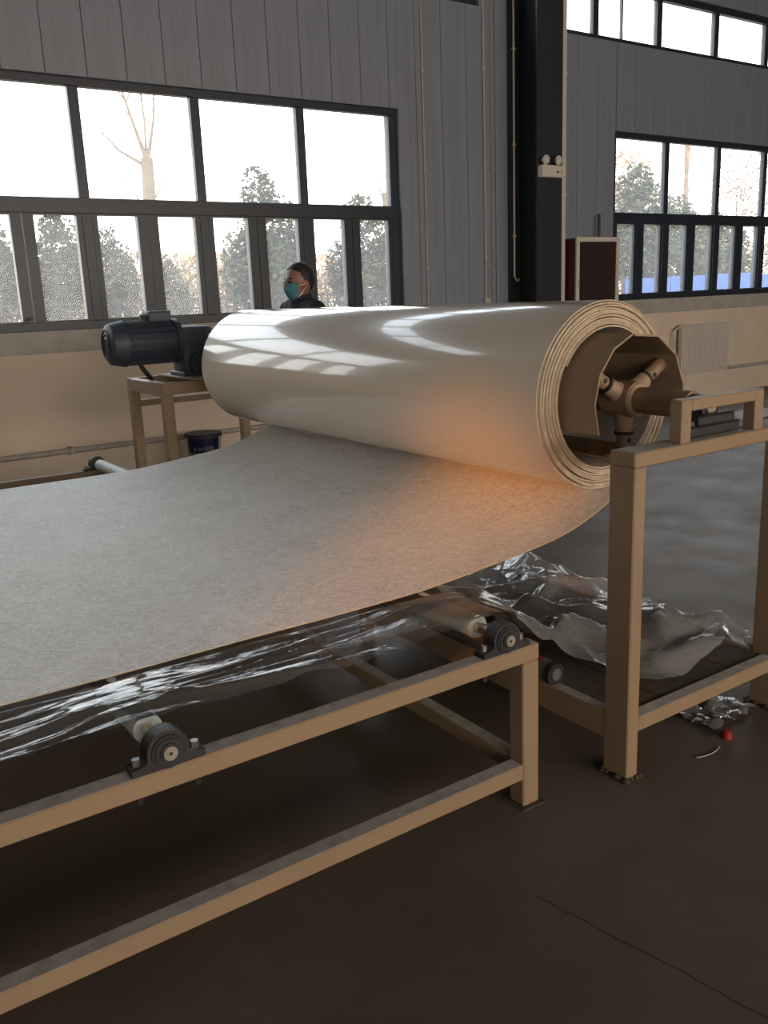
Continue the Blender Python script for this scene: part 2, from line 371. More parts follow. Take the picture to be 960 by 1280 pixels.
# windows -------------------------------------------------------------------
FY0, FY1, GY = WY+.05, WY+.11, WY+.08
def pane(t, x0, x1, z0, z1):
    bm = bmesh.new(); add_box(bm, x0, x1, GY-.003, GY+.003, z0, z1); link('pane', bm, 'pane', t)
def big_window(name, x0, x1, mull, label):
    t = thing(name, label, 'window', (x0, FY0, 1.27), kind='structure')
    p = P(t); L = lambda a, b, c, d, e, f: (a-x0, b-x0, c-FY0, d-FY0, e-1.27, f-1.27)
    p.box('head_rail', 'frame', *L(x0, x1, FY0-.01, FY1, 3.07, 3.13)); p.box('sill_rail', 'frame', *L(x0, x1, FY0-.02, FY1+.02, 1.27, 1.335))
    p.box('transom', 'frame', *L(x0, x1, FY0-.012, FY1, 2.15, 2.265))
    edges = [x0, *mull, x1]
    for i, c in enumerate(edges):
        hw = .04
        a, b = (c, c+.085) if i == 0 else (c-.085, c) if i == len(edges)-1 else (c-hw, c+hw)
        p.box('mullion', 'frame', *L(a, b, FY0, FY1, 1.335, 3.07))
    for i in range(len(edges)-1):
        a = edges[i]+(.085 if i == 0 else .04); b = edges[i+1]-(.085 if i == len(edges)-2 else .04)
        bm = bmesh.new(); add_box(bm, *L(a, b, GY-.003, GY+.003, 2.265, 3.07)); link('pane', bm, 'pane', t)
        mid = (a+b)/2
        for (s0, s1) in ((a, mid-.004), (mid+.004, b)):
            bm = bmesh.new(); fwid = .042 if s0 == a else .082; f2 = .082 if s0 == a else .042
            z0, z1 = 1.335, 2.15
            add_box(bm, *L(s0, s0+fwid, FY0+.004, FY1+.01, z0, z1)); add_box(bm, *L(s1-f2, s1, FY0+.004, FY1+.01, z0, z1))
            add_box(bm, *L(s0+fwid, s1-f2, FY0+.004, FY1+.01, z0, z0+.012)); add_box(bm, *L(s0+fwid, s1-f2, FY0+.004, FY1+.01, z1-.012, z1))
            sash = link('sash', bm, 'frame', t)
            bm = bmesh.new(); add_box(bm, *L(s0+fwid, s1-f2, GY-.003, GY+.003, z0+.012, z1-.012)); link('pane', bm, 'pane', sash)
            if s0 == a:      # casement latch at the foot of the sash
                bm = bmesh.new(); add_tube(bm, [(s1-.09-x0, -.012, .072), (s1-.06-x0, -.03, .085), (s1-.02-x0, -.035, .11)], .006, 6); link('latch', bm, 'black', sash, True)
    return t
big_window('window_1', -0.79, 5.19, [.23, 1.21, 2.19, 3.172, 4.157], 'large dark framed window on the left, above the motor and roll')
big_window('window_2', 8.17, 14.10, [9.15, 10.15, 11.14, 12.13, 13.11], 'dark framed window on the right, above the radiator')
def strip_window(name, x0, x1, z0, z1, mull, thin, label):
    t = thing(name, label, 'window', (x0, FY0, z0), kind='structure'); p = P(t)
    L = lambda a, b, c, d, e, f: (a-x0, b-x0, c-FY0, d-FY0, e-z0, f-z0)
    p.box('head_rail', 'frame', *L(x0, x1, FY0-.01, FY1, z1-.065, z1)); p.box('sill_rail', 'frame', *L(x0, x1, FY0-.01, FY1, z0, z0+.053))
    edges = [x0, *mull, x1]
    for i, c in enumerate(edges):
        a, b = (c, c+.085) if i == 0 else (c-.085, c) if i == len(edges)-1 else (c-.043, c+.043)
        p.box('mullion', 'frame', *L(a, b, FY0, FY1, z0+.053, z1-.065))
    for c in thin: p.box('glazing_bar', 'frame', *L(c-.008, c+.008, FY0+.01, FY1-.01, z0+.053, z1-.065), bev=0)
    for i in range(len(edges)-1):
        bm = bmesh.new(); add_box(bm, *L(edges[i]+.042, edges[i+1]-.042, GY-.003, GY+.003, z0+.053, z1-.065)); link('pane', bm, 'pane', t)
strip_window('window_3', 7.36, 14.10, 4.035, 4.63, [7.893, 8.94, 9.99, 11.02, 12.05, 13.08], [8.323], 'narrow high window strip at the upper right')
strip_window('window_4', -0.79, 6.20, 4.13, 4.70, [.2, 1.2, 2.2, 3.2, 4.2, 5.2], [], 'narrow high window strip whose dark sill shows at the top edge')

# ------------------------------------------------------------------ steel column and wall fittings
t = thing('steel_column', 'dark painted steel H column between the two windows', 'column', (6.71, 6.975, 0), kind='structure')
p = P(t)
p.box('inner_flange', 'column', -.175, .175, -.225, -.205, 0, ZT, bev=0); p.box('outer_flange', 'column', -.16, .175, .203, .222, 0, ZT, bev=0)
p.box('web', 'column', -.008, .008, -.205, .203, 0, ZT, bev=0); p.box('base_plate', 'column', -.22, .22, -.25, .22, 0, .025, bev=0)
t = thing('downpipe', 'pale square downpipe running up the wall right of the column', 'pipe', (7.268, WY-.09, 0)); p = P(t)
p.box('pipe', 'white_pvc', -.045, .045, 0, .07, 0, ZT-.01, bev=.006)
for z in (1.2, 2.4, 3.6, 4.8): p.box('clip', 'white_pvc', -.05, .05, -.004, .078, z, z+.03, bev=.002)
def conduit(name, x, y, r, z0, z1, label, mt='white_pvc', box=False, hook=False):
    t = thing(name, label, 'conduit', (x, y, z0)); p = P(t)
    p.tube('tube', mt, [(0, 0, 0), (0, 0, z1-z0)], r, 8)
    z = .4
    while z < z1-z0: p.box('saddle', mt, -r-.008, r+.008, -r-.002, r+.004, z, z+.018, bev=0); z += .9
    if box:
        b = p.box('junction_box', mt, -.04, .04, -.035, .012, -.09, .0, bev=.004); p.box('cover', mt, -.034, .034, -.039, -.034, -.084, -.006, bev=.001, parent=b)
    if hook:
        p.tube('hook', mt, [(0, 0, .01), (.01, -.01, -.03), (.035, -.02, -.05), (.045, -.02, -.02)], .008, 6)
conduit('wall_conduit', 6.23, WY-.012, .010, 1.37, ZT-.02, 'thin conduit ending in a small box, left of the dark column', mt='ledge', box=True)
conduit('wall_conduit', 5.47, WY-.010, .008, 1.28, ZT-.02, 'thin pale conduit on the wall just right of the left window', mt='ledge')
conduit('wall_conduit', 6.61, 7.165, .011, 1.58, ZT-.02, 'pale cable conduit with hooked lower end inside the dark column', hook=True)
conduit('wall_conduit', 6.385, WY-.010, .007, 1.28, ZT-.02, 'dim thin conduit tight against the left edge of the column', mt='panel')

# emergency twin light on the column
t = thing('emergency_light', 'white twin head emergency light box on the dark column', 'emergency light', (6.69, 6.75, 2.515)); p = P(t)
p.box('body', 'white_pvc', -.15, .15, -.075, 0, 0, .115, bev=.008)
p.box('indicator', 'black', .04, .075, -.078, -.074, .045, .06, bev=0); p.box('switch', 'ledge', .10, .115, -.079, -.074, .03, .085, bev=0)
for sx in (-.085, .085):
    st = p.cyl('stem', 'white_pvc', (sx, -.037, .115), (sx, -.037, .135), .014, seg=10)
    h = p.cyl('lamp_head', 'white_pvc', (sx, -.002, .168), (sx, -.06, .165), .022, .045, 18)
    bm = bmesh.new(); add_sphere(bm, (sx, -.061, .165), .042, 2, (1, .35, 1)); link('lens', bm, 'lens', h, True)

# fire hose cabinet
t = thing('fire_hose_cabinet', 'tall fire hose cabinet with pale door frame beside the right window', 'cabinet', (7.665, WY-.014, .17)); p = P(t)
p.box('body', 'maroon', -.32, .34, -.20, 0, 0, 1.79, bev=.004)
bm = bmesh.new()
for b in ((-.335, -.285, 0, 1.80), (.30, .35, 0, 1.80), (-.285, .30, 1.75, 1.80), (-.285, .30, 0, .05), (-.285, .30, .55, .60)): add_box(bm, b[0], b[1], -.225, -.20, b[2], b[3], bev=.003)
door = link('door_frame', bm, 'white_pvc', t)
bm = bmesh.new(); add_box(bm, -.285, .30, -.214, -.206, .60, 1.75); link('door_glass', bm, 'cab_glass', door)
bm = bmesh.new(); add_box(bm, -.285, .30, -.214, -.206, .05, .55); link('door_panel', bm, 'maroon', door)
p.tube('handle', 'steel', [(-.31, -.228, 1.28), (-.31, -.242, 1.29), (-.31, -.242, 1.33), (-.31, -.228, 1.34)], .006, 6, parent=door)
p.tube('riser_pipe', 'black', [(.19, -.06, 1.79), (.19, -.06, 2.06)], .016, 8)

# radiator
t = thing('radiator', 'white ribbed column radiator on the wall under the right window', 'radiator', (9.34, WY-.125, .30)); p = P(t)
bm = bmesh.new(); add_box(bm, 0, .036, 0, .07, .02, .64, bev=.012, segs=2); sec = bm
o0 = link('section', sec, 'white_pvc', t)
for k in range(1, 21):
    o = bpy.data.objects.new('section', o0.data); COL.objects.link(o); o.parent = t; o.location = (k*.046, 0, 0)
p.cyl('header_pipe', 'white_pvc', (-.02, .035, .60), (.97, .035, .60), .017); p.cyl('header_pipe', 'white_pvc', (-.02, .035, .06), (.97, .035, .06), .017)
p.tube('feed_pipe', 'white_pvc', [(0, .04, .60), (-.06, .04, .60), (-.09, .05, .57), (-.09, .05, -.2)], .014)
for z in (.12, .5): p.box('wall_bracket', 'white_pvc', .45, .48, .068, .11, z, z+.03, bev=0)
for xa, xb, lb in ((X0+.2, 6.35, 'long heating pipe low on the wall left of the column'), (10.36, X1-.2, 'heating pipe running right from the radiator')):
    t = thing('heating_pipe', lb, 'pipe', (xa, WY-.08, .335)); p = P(t)
    p.tube('pipe', 'ledge', [(0, 0, 0), (xb-xa, 0, 0)], .022)
    for k in range(int((xb-xa)/1.9)): p.box('bracket', 'ledge', 1+k*1.9, 1.03+k*1.9, -.026, .064, -.03, .026, bev=0)

# ------------------------------------------------------------------ low roller table
def rect_tube(t, name, mt, *b, top=False):
    o = P(t).box(name, mt, *b, bev=.004)
    if top:
        o.data.materials.append(M['dust_top'])
        for f in o.data.polygons:
            if f.normal.z > .9 and f.area > .01: f.material_index = 1
    return o
table = thing('roller_table', 'low cream steel frame table under the sheet', 'table', (0, 0, 0))
TX0, TX1, TY0, TY1 = -1.60, 1.59, 1.63, 5.30
for y in (TY0, TY1-.05):
    rect_tube(table, 'top_rail', 'cream', TX0, TX1, y, y+.05, .440, .488, top=True)
    rect_tube(table, 'lower_rail', 'cream', TX0+.06, TX1-.06, y, y+.05, .090, .138, top=True)
for x in (TX0, TX1-.06):
    rect_tube(table, 'cross_rail', 'cream', x+.005, x+.055, TY0+.05, TY1-.05, .440, .487, top=True)
    rect_tube(table, 'lower_cross_rail', 'cream', x+.005, x+.055, TY0+.06, TY1-.06, .090, .137, top=True)
    for y in (TY0, TY1-.06):
        lg = rect_tube(table, 'leg', 'cream', x, x+.06, y+.001, y+.059, 0.004, .440)
        P(table).box('foot_plate', 'weld', x-.012, x+.072, y-.012, y+.07, 0, .004, bev=0, parent=lg)
rect_tube(table, 'cross_rail', 'cream', .0, .05, TY0+.05, TY1-.05, .440, .487, top=True)

def conveyor_roller(x, label):
    t = thing('conveyor_roller', label, 'roller', (x, 1.655, .488), group='rollers lying across the low table'); p = P(t)
    AZ = .037
    p.cyl('tube', 'galv', (0, .10, AZ), (0, 3.52, AZ), .033, seg=24)
    sh = p.cyl('shaft', 'steel', (0, -.037, AZ), (0, 3.645, AZ), .0155, seg=16)
    p.cyl('centre_hole', 'black', (0, -.0375, AZ), (0, -.036, AZ), .004, seg=10, parent=sh)
    for y0, s in ((-.022, 1), (3.575, -1)):
        bm = bmesh.new()
        prof = [(-.080, 0), (-.080, .014), (-.058, .018), (-.046, .024)]
        for k in range(13):
            a = PI*.93-k*(PI*.86)/12; prof.append((.046*math.cos(a), AZ+.046*math.sin(a)))
        prof += [(.046, .024), (.058, .018), (.080, .014), (.080, 0)]
        f = [bm.verts.new((q[0], y0, q[1])) for q in prof]; g = [bm.verts.new((q[0], y0+.042, q[1])) for q in prof]
        bm.faces.new(f); bm.faces.new(g[::-1])
        for i in range(len(prof)): bm.faces.new((f[i], f[(i+1) % len(prof)], g[(i+1) % len(prof)], g[i]))
        hs = link('bearing_block', bm, 'black', t)
        yn = y0-.001 if s > 0 else y0+.043
        for r0, mt, d in ((.037, 'rubber', .003), (.030, 'black', .006), (.021, 'rubber', .010)):
            p.cyl('bearing_ring', mt, (0, yn, AZ), (0, yn-s*d, AZ), r0, seg=24, parent=hs)
        for bx in (-.064, .064):
            p.cyl('bolt', 'bolt', (bx, y0+.02, .012), (bx, y0+.02, .032), .009, seg=6, parent=hs)
            p.cyl('bolt', 'black', (bx, y0+.02, -.07), (bx, y0+.02, -.047), .008, seg=6, parent=hs)
conveyor_roller(.535, 'pale roller whose black bearing block stands nearest, below the mat sheet edge')
conveyor_roller(1.475, 'pale roller with bearing block at the table corner by the tall stand')

# ------------------------------------------------------------------ the fibreglass sheet and its roll
AX, AZ, RO = 2.25, 1.07, .314
def catmull(pts, n):
    out = []
    for i in range(len(pts)-1):
        p0, p1, p2, p3 = pts[max(i-1, 0)], pts[i], pts[i+1], pts[min(i+2, len(pts)-1)]
        for k in range(n):
            t = k/n
            out.append(tuple(.5*((2*p1[j])+(-p0[j]+p2[j])*t+(2*p0[j]-5*p1[j]+4*p2[j]-p3[j])*t*t+(-p0[j]+3*p1[j]-3*p2[j]+p3[j])*t**3) for j in range(2)))
    return out
ctrl = [(-1.55, .5645), (-.6, .5640), (.3, .5640), (.9, .5640), (1.3, .5650), (1.5, .569), (1.72, .588), (1.97, .615), (2.12, .645), (2.26, .698), (2.38, .766), (2.485, .862), (2.55, .968), (AX+RO, AZ)]
path = catmull(ctrl, 10)
turns = 10+150/360
N = int(turns*96)
ang_of = [None]*len(path)
for k in range(N+1):
    th = 2*PI*turns*k/N
    jit = .0016*math.sin(th*1.0+1.3*math.floor(th/(2*PI)))*min(1, th/9)*max(0, 1-th/60) + .0009*math.sin(2.3*th+.4)*min(1, th/9)
    r = RO-.0080*th/(2*PI)+jit+(.0022 if th < 6 else 0)*0
    path.append((AX+r*math.cos(th), AZ+r*math.sin(th))); ang_of.append(th)
TH = .0032
YN, YF = 2.0, 4.63
ys_mid = [YN+.10, YN+.5, 2.95, 3.4, 3.9, 4.3, YF-.1]
bm = bmesh.new()
rows_in, rows_out = [], []
for i, q in enumerate(path):
    a = path[max(i-1, 0)]; b = path[min(i+1, len(path)-1)]
    t = Vector((b[0]-a[0], b[1]-a[1])).normalized(); nrm = Vector((-t.y, t.x))     # towards the roll centre / upward
    th = ang_of[i]
    if th is None: y0 = YN+.0015*math.sin(q[0]*9); 
    else:
        tw = th/(2*PI)
        y0 = YN+.006*math.sin(tw*2.1)*min(1, tw)+.003*math.sin(th*.37+1.0)-.0016*tw
    TH = .0030 if th is None else .0030+.0032*min(1, th/4)
    ys = [y0, *ys_mid, YF+.004*math.sin(i*.05)]
    ri, ro = [], []
    for y in ys:
        ri.append(bm.verts.new((q[0]+nrm.x*TH/2, y, q[1]+nrm.y*TH/2))); ro.append(bm.verts.new((q[0]-nrm.x*TH/2, y, q[1]-nrm.y*TH/2)))
    rows_in.append(ri); rows_out.append(ro)
def quad(bm, a, b, c, d, mi, sm=True):
    f = bm.faces.new((a, b, c, d)); f.material_index = mi; f.smooth = sm
nY = len(rows_in[0])
for i in range(len(path)-1):
    A, B, C, D = rows_in[i], rows_in[i+1], rows_out[i], rows_out[i+1]
    for j in range(nY-1):
        quad(bm, A[j], B[j], B[j+1], A[j+1], 0); quad(bm, C[j], C[j+1], D[j+1], D[j], 1)
    quad(bm, A[0], C[0], D[0], B[0], 2, False); quad(bm, A[-1], B[-1], D[-1], C[-1], 2, False)
for R_in, R_out in ((rows_in[0], rows_out[0]), (rows_in[-1], rows_out[-1])):
    for j in range(nY-1): quad(bm, R_in[j], R_in[j+1], R_out[j+1], R_out[j], 2, False)
bmesh.ops.recalc_face_normals(bm, faces=bm.faces)
me = bpy.data.meshes.new('fibreglass_sheet_roll'); bm.to_mesh(me); bm.free()
for k in ('fibre', 'gel', 'cut'): me.materials.append(M[k])
me.set_sharp_from_angle(angle=math.radians(50))
sheet = bpy.data.objects.new('fibreglass_sheet_roll', me); COL.objects.link(sheet)
tag(sheet, 'big glossy cream sheet roll with its fibrous sheet running over the low table', 'sheet roll')

# ------------------------------------------------------------------ mandrel inside the roll
man = thing('winding_mandrel', 'tan steel mandrel with shaft, three arms and plates inside the roll', 'mandrel', (AX, 1.92, AZ)); p = P(man)
p.cyl('shaft', 'tan', (0, -.26, 0), (0, 3.075, 0), .041, seg=28)
hub = p.cyl('hub', 'tan', (0, -.055, 0), (0, .06, 0), .058, seg=28)
bm = bmesh.new(); add_cone(bm, (0, -.062, 0), (0, -.05, 0), .052, .058, 28); link('hub_collar', bm, 'tan_plate', hub, True)
for a in (30, 150, 270):
    d = Vector((math.cos(math.radians(a)), 0, math.sin(math.radians(a)))); o = Vector((0, 0, 0))
    pts = [o+d*.03, o+d*.075, o+d*.108]
    arm = p.tube('arm', 'tan_plate', [tuple(v) for v in pts], [.040, .029, .029], 16)
    p.cyl('joint_ring', 'rubber', tuple(d*.106), tuple(d*.116), .0315, seg=20, parent=arm)
    p.cyl('arm_rod', 'tan', tuple(d*.116), tuple(d*.203), .023, seg=18, parent=arm)
    n = Vector((0, -1, 0)); c = d*.136
    p.cyl('pin', 'rubber', tuple(c+n*.018), tuple(c+n*.0245), .008, seg=12, parent=arm)
def plate(a0, a1, r, y0, y1, notch=False):
    bm = bmesh.new(); th = .006
    k = max(1, round((a1-a0)/28)); rows = []
    for i in range(k+1):
        a = math.radians(a0+(a1-a0)*i/k); c, s = math.cos(a), math.sin(a)
        rows.append([bm.verts.new((c*rr, y, s*rr)) for rr in (r, r-th) for y in (y0, y1)])
    for A, B in zip(rows, rows[1:]):
        bm.faces.new((A[0], A[1], B[1], B[0])); bm.faces.new((A[2], B[2], B[3], A[3])); bm.faces.new((A[0], B[0], B[2], A[2])); bm.faces.new((A[1], A[3], B[3], B[1]))
    for A in (rows[0], rows[-1]): bm.faces.new((A[0], A[2], A[3], A[1]))
    return link('core_plate', bm, 'tan_plate', man)
plate(103, 205, .218, -.07, 2.85); plate(-22, 101, .212, -.07, 2.85)
bp_ = plate(236, 304, .214, -.04, 2.85)
p.box('lip_bar', 'tan', -.115, .115, -.05, -.02, -.195, -.165, parent=bp_)

# ------------------------------------------------------------------ stand carrying the near end
st = thing('roll_stand', 'tall cream steel stand carrying the near end of the roll shaft', 'stand', (0, 0, 0)); p = P(st)
SX0, SX1, SY0, SY1, SZ = 1.862, 2.65, 1.546, 1.637, .985
for x in (SX0, SX1-.05):
    lg = rect_tube(st, 'leg', 'cream', x, x+.048, SY0, SY1, .004, SZ-.043)
    bm = bmesh.new(); add_box(bm, x-.006, x+.054, SY0-.006, SY1+.006, 0, .005)
    for k in range(26):
        a = random.random()*2*PI; ex, ey = math.cos(a), math.sin(a)
        cx = min(max(ex*.05, -.030), .030)+x+.024; cy = min(max(ey*.09, -.050), .050)+(SY0+SY1)/2
        add_sphere(bm, (cx, cy, .006), random.uniform(.006, .013), 1, (1, 1, .8))
    link('foot_weld', bm, 'weld', lg)
rect_tube(st, 'top_rail', 'cream', SX0, SX1, SY0, SY1, SZ-.043, SZ, top=True)
rect_tube(st, 'lower_rail', 'cream', SX0+.048, SX1-.05, SY0+.002, SY0+.05, .146, .193, top=True)
for x in (SX0+.002, SX1-.05):
    rect_tube(st, 'side_rail', 'cream', x, x+.045, SY1, 2.95, .105, .193, top=True)
    rect_tube(st, 'rear_leg', 'cream', x, x+.045, 2.95, 3.0, 0, .193)
rect_tube(st, 'rear_rail', 'cream', SX0+.047, SX1-.05, 2.95, 3.0, .146, .193, top=True)
for k in range(4):
    x = SX0+.052+k*.171; P(st).box('shelf_board', 'shelf', x, x+.166, SY0+.055, 2.945, .170, .188, bev=.002)
# shaft carrier on top of the rail
br = p.box('bracket_post', 'cream', 2.056, 2.10, SY0+.003, SY0+.045, SZ, 1.108); p.box('bracket_post', 'cream', 2.402, 2.444, SY0+.003, SY0+.045, SZ, 1.108)
p.box('bracket_bar', 'cream', 2.10, 2.402, SY0+.003, SY0+.045, 1.074, 1.108)
bm = bmesh.new(); add_box(bm, 2.135, 2.365, SY0+.025, SY0+.085, SZ+.004, 1.022, bev=.006); add_box(bm, 2.16, 2.33, SY0+.02, SY0+.08, 1.02, 1.052, bev=.006); add_cone(bm, (AX, SY0+.05, AZ-.008), (AX, SY0+.115, AZ-.008), .040, .040, 22)
hs = link('bearing_housing', bm, 'black', st)
for x in (2.155, 2.345): p.cyl('bolt', 'black', (x, SY0+.045, 1.018), (x, SY0+.045, 1.035), .011, seg=6, parent=hs)
p.cyl('shaft_stub', 'steel', (AX, SY0+.046, AZ), (AX, SY0+.114, AZ), .022, seg=16, parent=hs)

# ------------------------------------------------------------------ drive stand and motor at the far end
ds = thing('drive_stand', 'cream steel stand under the dark gear motor at the far end', 'stand', (0, 0, 0)); p = P(ds)
DX0, DX1, DY0, DY1 = 1.83, 2.65, 4.98, 5.62
for x in (DX0, DX1-.06):
    for y in (DY0, DY1-.06): rect_tube(ds, 'leg', 'cream', x, x+.06, y, y+.06, 0, .985-.07)
for y in (DY0, DY1-.05): rect_tube(ds, 'top_rail', 'cream', DX0, DX1, y, y+.05, .915, .985)
for x in (DX0+.002, DX1-.052): rect_tube(ds, 'side_rail', 'cream', x, x+.05, DY0+.05, DY1-.05, .905, .983)
rect_tube(ds, 'motor_plate', 'ledge', DX0+.20, DX1-.06, DY0+.01, DY1-.01, .985, .997)
rect_tube(ds, 'brace', 'cream', DX0+.06, DX1-.06, DY1-.045, DY1-.01, .80, .84)
gm = thing('gear_motor', 'dark blue-black electric gear motor on the far stand', 'motor', (2.15, 5.30, .997)); p = P(gm)
ZM = .215
bm = bmesh.new(); add_box(bm, -.10, .13, -.12, .12, 0, .025, bev=.004); add_box(bm, -.085, .115, -.10, .10, .02, .30, bev=.02, segs=2); add_cone(bm, (.015, -.14, .075), (.015, .13, .075), .072, .072, 28)
gb = link('gearbox', bm, 'motor', gm, True, 35)
for k in range(7): p.box('cooling_rib', 'motor', -.088, .118, -.106, .106, .17+k*.017, .176+k*.017, bev=0, parent=gb)
p.cyl('output_shaft', 'steel', (.10, -.30, .073), (.10, -.10, .073), .036, seg=20, parent=gb)
p.cyl('oil_plug', 'bolt', (.09, -.101, .24), (.09, -.115, .24), .012, seg=8, parent=gb)
mb = p.cyl('motor_flange', 'motor', (-.118, 0, ZM), (-.084, 0, ZM), .135, seg=32)
mb = p.cyl('motor_body', 'motor', (-.42, 0, ZM), (-.118, 0, ZM), .118, seg=36)
for k in range(20):
    a = 2*PI*k/20+.1
    bm = bmesh.new(); vs = add_box(bm, -.405, -.13, -.003, .003, .112, .134); bmesh.ops.rotate(bm, verts=bm.verts, cent=(0, 0, 0), matrix=Matrix.Rotation(a, 3, 'X')); bmesh.ops.translate(bm, verts=bm.verts, vec=(0, 0, ZM))
    link('fin', bm, 'motor', mb)
bm = bmesh.new(); add_cone(bm, (-.505, 0, ZM), (-.42, 0, ZM), .120, .139, 36); add_cone(bm, (-.52, 0, ZM), (-.505, 0, ZM), .095, .120, 36)
fc = link('fan_cover', bm, 'motor', gm, True)
for r0 in (.03, .06, .085):
    bm = bmesh.new(); ring = [(-.522, r0*math.cos(2*PI*k/24), ZM+r0*math.sin(2*PI*k/24)) for k in range(25)]; add_tube(bm, ring, .004, 6); link('grille_ring', bm, 'rubber', fc, True)
p.box('terminal_box', 'motor', -.27, -.13, -.07, .06, ZM+.115, ZM+.185, bev=.012, segs=2)
p.cyl('cable_gland', 'motor', (-.27, -.01, ZM+.15), (-.305, -.01, ZM+.15), .015, seg=10)
t = thing('power_cable', 'short black cable dropping from the gear motor to its stand', 'cable', (1.80, 5.22, .95)); p = P(t)
p.tube('cable', 'rubber', [(-.012, 0, .172), (.0, 0, .124), (.015, 0, .10), (.04, .0, .065), (.06, .02, .052), (.075, .08, .050)], .014, 8)

# pail by the wall
t = thing('paint_pail', 'pail with navy and pale printed label on the floor behind the drive stand', 'pail', (2.795, 6.78, 0)); p = P(t)
bm = bmesh.new(); add_cone(bm, (0, 0, 0), (0, 0, .385), .125, .143, 36); link('body', bm, 'pail', t, True)
bm = bmesh.new(); add_cone(bm, (0, 0, .375), (0, 0, .40), .152, .152, 36); link('lid', bm, 'rubber', t, True)
def band(z0, z1, r0, r1, a0, a1, mt, nm, parent=t, k=18):
    bm = bmesh.new()
    A = [[bm.verts.new((rr*math.cos(a0+(a1-a0)*i/k), rr*math.sin(a0+(a1-a0)*i/k), z)) for i in range(k+1)] for rr, z in ((r0, z0), (r1, z1))]
    for i in range(k): bm.faces.new((A[0][i], A[0][i+1], A[1][i+1], A[1][i]))
    bmesh.ops.solidify(bm, geom=bm.faces[:], thickness=-.001)
    return link(nm, bm, mt, parent, True)
fa = math.atan2(-6.78, -2.795)
rad = lambda z: .125+.018*z/.385
lab = band(.25, .372, rad(.25)+.0015, rad(.372)+.0015, fa-1.1, fa+1.0, 'blue_label', 'label_band')
lab2 = band(.07, .25, rad(.07)+.0015, rad(.25)+.0015, fa-1.1, fa+1.0, 'lavender', 'label_panel')
for k, (w, hgt) in enumerate(((.10, .03), (.05, .022), (.09, .03), (.06, .03), (.09, .035), (.05, .035), (.10, .035), (.05, .035))):
    a = fa-.62+k*.16; band(.268, .268+hgt, rad(.27)+.003, rad(.30)+.003, a, a+w, 'lavender', 'print_mark', lab, 2)
for k in range(4):
    a = fa-.62+k*.27; band(.17, .205, rad(.17)+.003, rad(.205)+.003, a, a+.16, 'print_blue', 'print_mark', lab2, 2)
t_ = [(.15*math.cos(a), .15*math.sin(a), .37-.10*math.sin(a2)) for a, a2 in ((fa+PI/2+PI*k/12, PI*k/12) for k in range(13))]
p.tube('bail_handle', 'bolt', t_, .003, 6)

# ------------------------------------------------------------------ clear plastic film
def smooth(a, b, x):
    t = min(1, max(0, (x-a)/(b-a))); return t*t*(3-2*t)
rnd = random.Random(11)
creases = []
for k in range(75):        # crumples on the shelf
    creases.append((rnd.uniform(1.6, 2.68), rnd.uniform(1.65, 2.95), rnd.uniform(0, PI), rnd.uniform(.15, .45), rnd.uniform(.04, .13), rnd.uniform(-.02, .045)))
for k in range(16): creases.append((rnd.uniform(2.0, 2.62), rnd.uniform(1.64, 2.0), rnd.uniform(0, PI), rnd.uniform(.10, .28), rnd.uniform(.03, .07), rnd.uniform(.012, .040)))
folds = []
for k in range(46):        # long pulled folds along the table
    folds.append((rnd.uniform(-1.2, 1.45), rnd.uniform(1.72, 2.0), rnd.uniform(-.16, .10), rnd.uniform(.12, .45), rnd.uniform(.008, .022), rnd.uniform(.004, .013)))
def film_z(x, y):
    if x < 1.52:
        base = .5602
        d1 = min(abs(x-.535), abs(x-1.475), abs(x+.405))
        under = smooth(2.0, 1.94, y)
        base -= .014*smooth(.03, .30, d1)*under
        w = 0
        for (cx, cy, a, L, wd, h) in folds:
            ca, sa = math.cos(a), math.sin(a); u = (x-cx)*ca+(y-cy)*sa; v = -(x-cx)*sa+(y-cy)*ca
            if abs(u) < L and abs(v) < wd: w += h*(1-(u/L)**2)*(1-abs(v)/wd)
        w = min(w, .024)*smooth(.02, .10, d1)+min(w, .008)*(1-smooth(.02, .10, d1))
        n2 = .004*noise.noise((x*3.0, y*22, 0))
        edge = smooth(1.80, 1.70, y)*.012
        return base+under*(w+abs(n2)*.8)-edge-.0045*(1-under)
    k = smooth(1.50, 2.12, x)
    base = .5602*(1-k)+.214*k
    w = 0
    for (cx, cy, a, L, wd, h) in creases:
        ca, sa = math.cos(a), math.sin(a); u = (x-cx)*ca+(y-cy)*sa; v = -(x-cx)*sa+(y-cy)*ca
        if abs(u) < L and abs(v) < wd: w += h*(1-(u/L)**2)*(1-abs(v)/wd)
    w += .030*abs(noise.noise((x*3.2, y*3.2, 3.1)))+.004*abs(noise.noise((x*11, y*11, 7.1)))
    amp = smooth(1.50, 1.75, x)
    lim = .605-.07
    z = base+amp*w
    floor_ = .200 if x > 1.93 else .275
    return max(z, floor_+.004*noise.noise((x*9, y*9, 1)))
def film_y(x):
    n1 = .03*noise.noise((x*2.1, 0, 5))+.012*noise.noise((x*9, 0, 2))
    y0 = 1.742+n1
    y0 = y0*(1-smooth(1.55, 1.85, x))+(1.93+n1)*smooth(1.55, 1.85, x)
    y0 = y0*(1-smooth(1.93, 2.10, x))+(1.612+.4*n1)*smooth(1.93, 2.10, x)
    y0 = max(y0, 1.612+.045*smooth(2.54, 2.585, x)) if x > 2.3 else y0
    y1 = 2.20*(1-smooth(1.45, 1.75, x))+(2.93+n1)*smooth(1.45, 1.75, x)
    return y0, y1
bm = bmesh.new()
xs = []; x = -1.25
while x < 2.685: xs.append(x); x += .011 if x < 1.5 else .0085
NV = 110
rows = []
